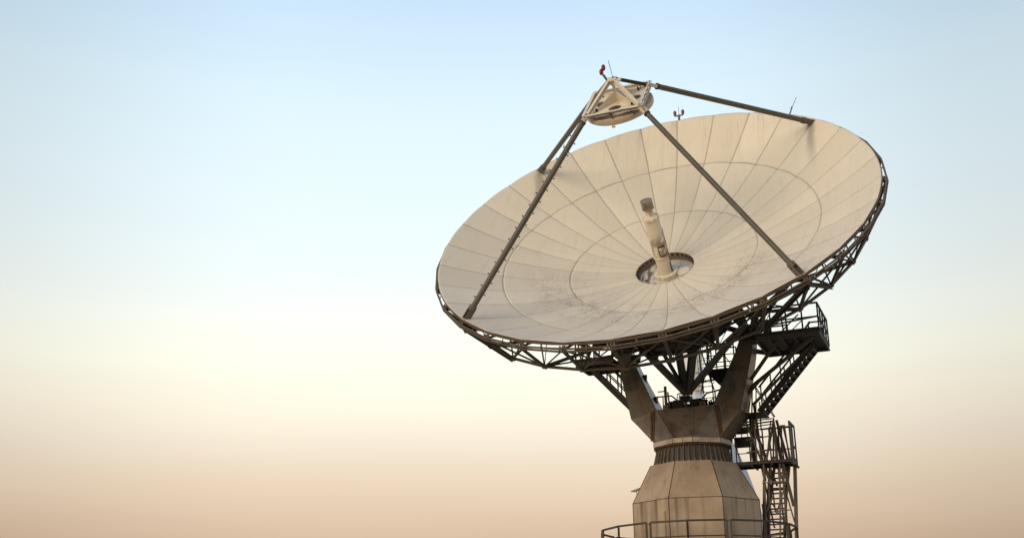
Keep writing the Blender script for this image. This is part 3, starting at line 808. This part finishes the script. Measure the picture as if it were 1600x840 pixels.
b = MB(); b.beam((5.45 - 4.47, -1.0, -.2), (2.66 - 4.47, .0, 12.05 - PZ), .12); b.beam((5.3 - 4.47, .1, -.2), (2.62 - 4.47, .1, 11.3 - PZ), .10)
b.split().beam((4.0 - 4.47, -.9, -.2), (2.68 - 4.47, -.2, 12.3 - PZ), .11); b.split().beam((4.6 - 4.47, .2, -.2), (4.75 - 4.47, .2, -.72), .06); b.parts('brace', 'steel', tp)
bearing_platform(-1, 3.2, 4.9, -.3, 1.5, 'railed steel platform behind the left arm of the yoke, mostly hidden by the dish')

# ---- stairs
def stair(p_bot, p_top, width, label, n_tread, rails=True, m='steel', depth=.22, hr=.95, cat='stairs', name='stairway'):
    p_bot = Vector(p_bot); p_top = Vector(p_top)
    t_ = empty(name, FT @ tr(*p_bot), label, cat, 'long stairs to the dish axle')
    d = p_top - p_bot; dn = d.normalized(); side = V3(0, 1, 0)
    for k_ in (0, 1):
        o_ = side * (width * k_)
        b = MB(); b.channel(o_, o_ + d, .07, depth, .014, up=(0, 0, 1)); b.build('stringer', 'darksteel', t_)
        if rails:
            b = MB(); upv = V3(0, 0, hr)
            b.beam(o_ + upv + dn * .1, o_ + d + upv, .065); b.beam(o_ + upv * .55 + dn * .1, o_ + d + upv * .55, .05)
            n_ = 5
            for i in range(n_ + 1):
                q = o_ + d * (.06 + .9 * i / n_); b.beam(q, q + upv, .05)
            b.build('handrail', 'darksteel', t_)
    for i in range(n_tread):
        q = d * ((i + .5) / n_tread); run = .24 if d.x > 0 else -.24
        b = MB(); b.box((min(q.x - run / 2, q.x + run / 2), .04, q.z - .02), (max(q.x - run / 2, q.x + run / 2), width - .04, q.z + .02)); b.build('tread', 'rim' if m == 'steel' else m, t_)
    return t_
stair((2.85, .15, 11.0), (5.25, .15, 13.62), 1.05, 'long steel stair climbing right from the yoke to the right axle platform', 13)
stair((-1.9, .35, 10.85), (-4.65, .35, 13.85), 1.1, 'steel stair seen from below behind the left arm of the yoke', 15)
# triangular landing bracket at the foot of the right stair
lb = empty('stair_landing', FT @ tr(2.7, .2, 11.0), 'small steel landing at the foot of the right stair against the yoke', 'landing')
b = MB(); b.box((-.5, -.1, -.06), (.35, 1.1, 0)); b.build('deck', 'galv', lb)
b = MB(); b.hexa([(.0, -.1, -.30), (.3, -.1, -.20), (.3, .0, -.20), (.0, .0, -.30)], [(.0, -.1, -.06), (.35, -.1, -.06), (.35, .0, -.06), (.0, .0, -.06)])
b.beam((-.5, .4, -.05), (-1.0, .3, -.6), .08); b.beam((-.45, -.1, .6), (.2, -.1, 1.25), .22, .12); b.box((-.55, -.2, .95), (-.30, .05, 1.45)); b.build('bracket', 'darksteel', lb)

# ---- back platform between the arms with caged ladder
bp = empty('rear_platform', FT @ tr(1.35, 1.0, 12.92), 'small dark tub-shaped platform with rails seen between the arms behind the right arm', 'platform')
b = MB(); b.hexa([(-.25, -.3, -.42), (.3, -.3, -.42), (.3, .3, -.42), (-.25, .3, -.42)], [(-.62, -.4, 0), (.6, -.4, 0), (.6, .4, 0), (-.62, .4, 0)]); b.box((-.64, -.42, 0), (.62, .42, .06)); b.build('deck', 'black', bp)
railing([(-.6, -.38, .06), (.55, -.38, .06)], 1.2, bp, 'galv', .4, .045, mids=(.18, .6)); railing([(-.6, .38, .06), (.5, .38, .06)], 1.2, bp, 'galv', .5, .045)
b = MB(); b.beam((.2, .2, -.4), (.2, .25, -1.7), .06); b.beam((-.1, .2, 1.1), (.5, .2, .1), .04); b.build('support', 'steel', bp)
cl_ = empty('caged_ladder', FT @ tr(.62, 1.1, 11.4), 'narrow caged ladder climbing behind the drive struts to the hub', 'ladder')
b = MB()
for x in (-.2, .2): b.beam((x, 0, 0), (x - .15, 0, 3.4), .04)
for i in range(13): b.beam((-.2, 0, .1 + i * .25), (.2, 0, .1 + i * .25), .025)
b.build('rungs', 'galv', cl_)
b = MB()
for j in range(7):
    z = 1.2 + j * .33; b.path([(.33 * math.cos(a_) - .08, -.35 * abs(math.sin(a_)), z) for a_ in [math.pi * i / 6 for i in range(7)]], .012, 5)
for i in range(5):
    a_ = math.pi * (i + .5) / 5; b.beam((.33 * math.cos(a_) - .05, -.35 * math.sin(a_), 1.2), (.33 * math.cos(a_) - .1, -.35 * math.sin(a_), 3.2), .018)
b.beam((-.3, -.1, .9), (.25, -.1, 3.0), .05); b.beam((.25, -.1, .9), (-.3, -.1, 3.0), .05); b.beam((-.4, -.1, 1.3), (.5, -.1, 1.35), .06)
b.build('cage', 'galv', cl_)

# ---- lower service platform right of the neck
LZ = 9.0
lp = empty('service_platform', FT @ tr(2.9, .6, LZ), 'railed steel platform beside the ribbed neck, above the ladder', 'platform')
b = MB(); grating(b, -1.35, 1.12, -.55, .7, 0, .07); b.build('deck', 'galv', lp)
b = MB()
for y in (-.55, .7): b.channel((-1.4, y, -.07), (1.15, y, -.07), .08, .12, .016)
for x in (-1.35, -.5, .3, 1.1): b.beam((x, -.55, -.12), (x, .7, -.12), .06, .16)
b.beam((-1.35, -.5, -.05), (-1.95, -.75, .22), .10, .16); b.beam((-1.35, .3, -.05), (-1.95, -.1, .1), .10, .16); b.beam((1.1, .2, -.15), (1.25, .2, -.28), .1)
b.build('floor_frame', 'darksteel', lp)
railing([(1.12, -.55, 0), (1.12, .7, 0), (-.2, .7, 0)], 1.5, lp, 'galv', .6, .05, mids=(.4,))
railing([(-.2, .7, 0), (-1.35, .7, 0)], 1.2, lp, 'galv', .5, .04, mids=(.45,))
railing([(.3, -.55, 0), (.55, -.55, 0)], 1.3, lp, 'galv', .3, .05, mids=())
b = MB(); b.box((1.10, -.40, .05), (1.13, .10, 1.45)); b.build('side_panel', 'galv', lp)
b = MB(); b.box((-1.3, .2, .75), (-.65, .5, 1.15)); b.box((-1.2, .1, 1.3), (-.75, .4, 1.38)); b.tube((-.55, .3, 0), (-.55, .3, 2.0), .08, n=10); b.build('equipment_box', 'black', lp)
b = MB()
for i in range(4): b.beam((-1.35, .1, .2 + i * .14 + 1.1), (-.4, .1, .2 + i * .14 + 1.1), .03)
for x in (-1.2, -.95, -.7): b.beam((x, .1, 1.1), (x, .1, 1.9), .035)
b.beam((-1.35, -.3, .0), (-1.35, -.3, 1.3), .06); b.beam((-1.6, -.3, .3), (-1.6, -.3, 1.1), .05); b.beam((-1.0, -.3, .0), (-1.2, -.3, 1.1), .04); b.build('pipe_rack', 'darksteel', lp)

# upper ledge rails between platform and yoke
ul = empty('upper_landing', FT @ tr(2.9, .9, 10.55), 'stack of horizontal rails at the landing between the yoke and the service platform', 'railing')
b = MB()
for z in (0, -.12, -.28, .14, .02):
    b.beam((-1.0, z * .5, z + .1), (.33, z * .5, z + .16), .04)
b.box((-1.15, -.3, -.12), (-.55, .4, -.02)); b.beam((-.45, 0, -.5), (-.45, 0, .55), .10); b.build('rail', 'steel', ul)

# struts of the service tower, from the platforms down beside the shaft
def local_struts(name, label, cat, base, segs, m='steel'):
    t_ = empty(name, FT @ tr(*base), label, cat); B_ = Vector(base)
    for a_, c_, w_ in segs:
        b = MB(); b.beam(Vector(a_) - B_, Vector(c_) - B_, w_ * 1.1, w_); b.build('strut', m, t_)
    return t_
local_struts('bracing_frame', 'diagonal steel struts zigzagging down beside the tower from yoke to platform', 'bracing', (2.5, 1, 6.2), [
    ((2.2, 0.4, 10.75), (2.98, .4, 8.25), .075), ((2.35, 1.3, 10.8), (3.15, 1.2, 8.1), .07), ((2.5, 1.0, 11.6), (2.72, 1.0, 8.3), .09), ((2.75, 1.0, 11.6), (2.72, 1.0, 10.4), .05),
    ((2.98, .4, 8.25), (2.75, .5, 5.35), .06), ((3.15, .9, 9.0), (2.92, .9, 7.75), .06), ((2.78, 1.0, 9.0), (2.95, 1.0, 7.75), .07),
    ((3.32, .7, 10.7), (2.85, .7, 9.0), .08), ((2.62, .2, 10.7), (2.58, .2, 9.0), .06), ((2.5, .5, 10.4), (2.9, .5, 9.0), .05), ((3.3, .1, 10.6), (3.0, .1, 9.0), .045), ((3.42, .1, 10.7), (3.38, .1, 9.0), .05),
    ((2.2, .2, 9.9), (3.3, .2, 10.0), .04), ((2.2, .2, 9.4), (3.3, .2, 9.45), .04), ((3.5, .2, 8.9), (3.22, .2, 5.4), .06), ((2.85, .2, 8.9), (2.7, .2, 5.4), .07), ((2.62, .3, 6.6), (3.1, .3, 7.6), .05), ((3.6, .2, 7.9), (3.2, .2, 6.9), .05), ((2.75, .1, 8.1), (3.55, .1, 8.12), .045), ((3.40, .9, 10.75), (3.72, .9, 9.0), .10), ((3.36, .4, 10.7), (3.50, .4, 9.0), .07), ((3.34, .5, 10.7), (3.2, .5, 9.0), .06),
    ((2.85, .4, 9.0), (2.62, .4, 6.8), .06), ((2.9, 1.3, 8.9), (2.5, 1.3, 5.4), .09), ((3.0, .8, 8.9), (3.05, .8, 7.0), .05), ((3.6, 1.3, 8.9), (3.2, 1.3, 5.5), .09), ((3.95, 1.1, 8.9), (3.72, 1.1, 5.4), .13),
    ((3.5, .8, 8.9), (3.45, .8, 5.4), .08), ((3.3, .9, 8.9), (3.36, .9, 5.4), .06), ((2.9, .6, 7.0), (3.7, .6, 7.0 + .05), .04), ((2.75, .5, 8.3), (2.5, .5, 5.4), .07), ((2.62, .9, 8.9), (2.95, .9, 6.4), .06), ((2.95, .9, 8.9), (2.62, .9, 6.6), .05), ((3.3, 1.0, 8.9), (3.75, 1.0, 6.6), .05), ((3.08, .6, 8.9), (2.86, .6, 7.6), .05), ((2.66, .3, 7.3), (2.74, .3, 5.4), .08), ((2.7, 1.2, 7.95), (3.5, 1.2, 7.95), .05)])
local_struts('handrail_pole', 'long dark inclined pole crossing the ladder below the service platform', 'pole', (3.5, .5, 6.2), [((3.42, .3, 10.0), (3.88, .3, 7.15), .11)], 'darksteel')
ps = empty('inclined_handrail', FT @ tr(2.75, .4, 12.2), 'pair of thin rails slanting from the right arm down to the upper landing', 'railing')
b = MB(); b.beam((-.05, 0, 0), (.68, 0, -1.40), .045); b.beam((-.12, .12, .0), (.62, .12, -1.40), .035)
b.beam((-.15, .1, .1), (-.45, .1, -3.1), .05); b.beam((-.02, .2, .0), (-.15, .2, -1.6), .04); b.build('rail', 'steel', ps)

# stair post rails on service platform
b = MB()
for x0_, x1_ in ((.75, .62), (.80, 1.0), (.86, .95), (.70, .72)): b.beam((x0_, -.1, 1.45), (x1_, -.1, 0), .055)
b.beam((.35, .1, 1.38), (.98, .1, 1.42), .04); b.build('gate_rail', 'steel', lp)

# ship ladder
ld = empty('ship_ladder', FT @ tr(2.85, .75, 5.4), 'steep stepped ladder below the service platform, right of the tower shaft', 'ladder')
b = MB()
for (xb, xt) in ((-.38, .32), (.38, .86)):
    b = MB(); b.channel((xb, 0, 0), (xt, .25, 3.5), .05, .13, .012, up=(0, 1, 0)); b.build('stringer', 'darksteel', ld)
for i in range(17):
    k_ = (i + .5) / 17; b = MB()
    b.box((-.38 + .70 * k_, .25 * k_ - .09, 3.5 * k_ - .022), (.38 + .48 * k_, .25 * k_ + .09, 3.5 * k_ + .022)); b.build('tread', 'steel', ld)
b = MB()
b.beam((.50, -.3, .7), (.98, -.05, 3.5), .05); b.beam((.2, -.2, 2.4), (-.05, -.2, 2.0), .04); b.beam((0.0, .1, 2.1), (.55, .1, 1.2), .04); b.build('handrail', 'steel', ld)

# ---- base railing on the ring walkway
ring = empty('ring_walkway', FT @ tr(0, 0, 5.32), 'round walkway with black handrail circling the tower shaft near its foot', 'walkway')
RR = 3.93
def rp2(a_, r=RR, z=0): 
    w_ = FTi @ Vector((XT + r * math.sin(a_), YT + r * math.cos(a_), 0)); return V3(w_.x, w_.y, z)
b = MB(); n_ = 48
for i in range(n_):
    a0, a1 = 2 * math.pi * i / n_, 2 * math.pi * (i + 1) / n_
    b.hexa([rp2(a0, 2.55, -.04), rp2(a0, RR + .05, -.04), rp2(a1, RR + .05, -.04), rp2(a1, 2.55, -.04)], [rp2(a0, 2.55), rp2(a0, RR + .05), rp2(a1, RR + .05), rp2(a1, 2.55)])
b.build('deck', 'galv', ring)
b = MB()
for i in range(16):
    a0, a1 = ca + 2 * math.pi * i / 16, ca + 2 * math.pi * (i + 1) / 16
    b.beam(rp2(a0, RR, -.1), rp2(a1, RR, -.1), .08, .16); b.beam(rp2(a0, 2.5, -.12), rp2(a0, RR, -.12), .08, .12); b.beam(rp2(a0, 2.6, -1.1), rp2(a0, RR - .2, -.15), .07)
b.build('walkway_bracket', 'steel', ring)
for i in range(8):
    c0 = ca + rad(45 * i + 22.5) + .022 + rad(5.2); c1 = ca + rad(45 * i + 67.5) - .022 + rad(5.2)
    pts = [rp2(c0 + (c1 - c0) * j / 2) for j in range(3)]
    railing(pts, 1.03, ring, 'darksteel', 1.7 if i % 2 else 2.5, .06, mids=(.45,), name='handrail', toe=False)
b = MB()
for i in range(8):
    c0 = ca + rad(45 * i + 22.5) + rad(5.2); b.split().beam(rp2(c0 - .02, RR, .98), rp2(c0 + .02, RR, .98), .03)
b.parts('rail_link', 'darksteel', ring)
eb = MB(); q = rp2(ca + rad(118), 3.6)
eb.box((-.18, -.12, 0), (.18, .12, .62)); eb.box((-.21, -.15, .62), (.21, .15, .66))
ebo = eb.build('electrical_cabinet', 'black', None); ebo.matrix_world = FT @ tr(q.x, q.y, 5.32); tag(ebo, 'small dark cabinet standing on the ring walkway, left of the tower', 'cabinet')

# ---- small dish on the cone
sdh = empty('small_dish', FT @ tr(-2.42, 0, 7.75), 'small pale grey dish antenna on a bent bracket at the left shoulder of the tower', 'dish antenna')
b = MB(); prof = [(.30 * math.cos(a_), .14 * (1 - math.sin(a_))) for a_ in [math.pi / 2 * i / 8 for i in range(9)]]
b.lathe(prof, 24); b.lathe([(.30, .14), (.285, .145), (.15, .06), (0, .03)], 24)
o = b.build('reflector', 'bgwhite', sdh); o.scale = (.8, .8, .8); o.location = (-.06, 0, .33); o.rotation_euler = (rad(12), rad(-14), 0)
b = MB(); b.tube((.12, 0, -.1), (-.04, 0, .05), .022, n=8); b.tube((-.04, 0, .05), (-.08, 0, .36), .022, n=8); b.build('bracket', 'bgwhite', sdh)

# ---- warning lights and rods on the dish
UP = FDi.to_3x3() @ V3(0, 0, 1)
def frame_at(p_):   # upright world frame at a dish-local point
    return Matrix.Translation(FD @ Vector(p_)) @ FT.to_3x3().to_4x4()
w1 = empty('warning_light', frame_at(pol(9.06, rad(-90.5), 2.66)), 'red twin obstruction light standing on the top rim of the dish', 'warning light', 'red obstruction lights')
b = MB(); b.box((-.05, -.04, -.15), (.05, .04, .30)); b.beam((-.19, 0, .27), (.19, 0, .27), .05, .05); b.tube((0, 0, .3), (0, 0, .72), .010, n=6); b.tube((-.19, 0, .27), (-.19, 0, .34), .035, n=8); b.tube((.19, 0, .27), (.19, 0, .34), .035, n=8); b.build('mast', 'steel', w1)
for sx in (-1, 1):
    b = MB(); b.lathe([(.062, .33), (.072, .37), (.078, .45), (.06, .51), (.03, .54), (0, .545)], 16, c=(sx * .19, 0)); b.build('lamp', 'red', w1)
w2 = empty('warning_light', frame_at((.30, -.12, HA)), 'red twin obstruction light on the cap of the frame above the subreflector', 'warning light', 'red obstruction lights')
b = MB(); b.tube((.12, 0, -.12), (-.05, 0, .18), .05, n=10); b.beam((-.05, 0, .18), (-.10, 0, .26), .03); b.build('bracket', 'steel', w2)
for (x, y, z) in ((-.13, .03, .24), (-.02, -.05, .36)):
    b = MB(); b.lathe([(.0, z - .04), (.06, z), (.078, z + .05), (.08, z + .14), (.06, z + .2), (.03, z + .23), (0, z + .235)], 16, c=(x, y)); b.build('lamp', 'red', w2)
def rod(p_, dx, hgt, label, base=.35):
    t_ = empty('lightning_rod', frame_at(p_), label, 'lightning rod', 'lightning rods on the dish')
    tip = V3(dx, 0, hgt); b = MB(); b.tube((0, 0, -.05), tip, .011, n=6); b.tube(tip * base * .92, tip * base, .04, n=8); b.build('rod', 'darksteel', t_)
    b = MB(); b.tube((0, 0, -.15), tip * base, .03, n=8); b.build('base_pole', 'steel', t_)
rod(pol(9.05, rad(-125.2), 2.66), .42, .78, 'thin lightning rod leaning right on the dish rim near the upper right strut', .45)
rod(pol(9.05, rad(-56.2), 2.66), -.32, .55, 'thin lightning rod leaning left on the dish rim behind the two left struts', .3)
rod((-.05, -.05, HA), -.16, .78, 'thin lightning rod on the very top of the apex frame', .05)

# ================================================================== white pedestal behind
# another antenna's pedestal, a good 25 m further away
def ray(x, y, depth):
    d = fw + rt * ((x - 800) / FPX) - up * ((y - 420) / FPX); return Vector((0, 0, 1.6)) + d * depth
c0 = ray(1095, 780, 75); 
def zat(y): return ray(1095, y, 75).z
wp = empty('white_pedestal', tr(c0.x, c0.y, 0), 'pale blue-grey flared pedestal of another antenna standing behind the tan tower', 'pedestal')
b = MB(); prof = [(4.4, 0), (4.2, zat(880)), (4.08, zat(812)), (3.84, zat(780)), (3.35, zat(740)), (2.72, zat(700)), (1.9, zat(660)), (.86, zat(617)), (.56, zat(603))]
b.lathe(prof, 12, smooth=False); b.build('flared_base', 'bgwhite', wp)
b = MB(); b.lathe([(.60, zat(603)), (.66, zat(585)), (.72, zat(560)), (.72, zat(515))], 8, smooth=False); b.lathe([(.72, zat(515)), (0, zat(513))], 8, smooth=False)
b.build('column', 'bglit', wp)
b = MB()
for y in (570, 592, 600): b.split().lathe([(.74, zat(y)), (.74, zat(y - 3))], 8, smooth=False)
b.parts('column_band', 'collar', wp)
bpy.context.view_layer.update()
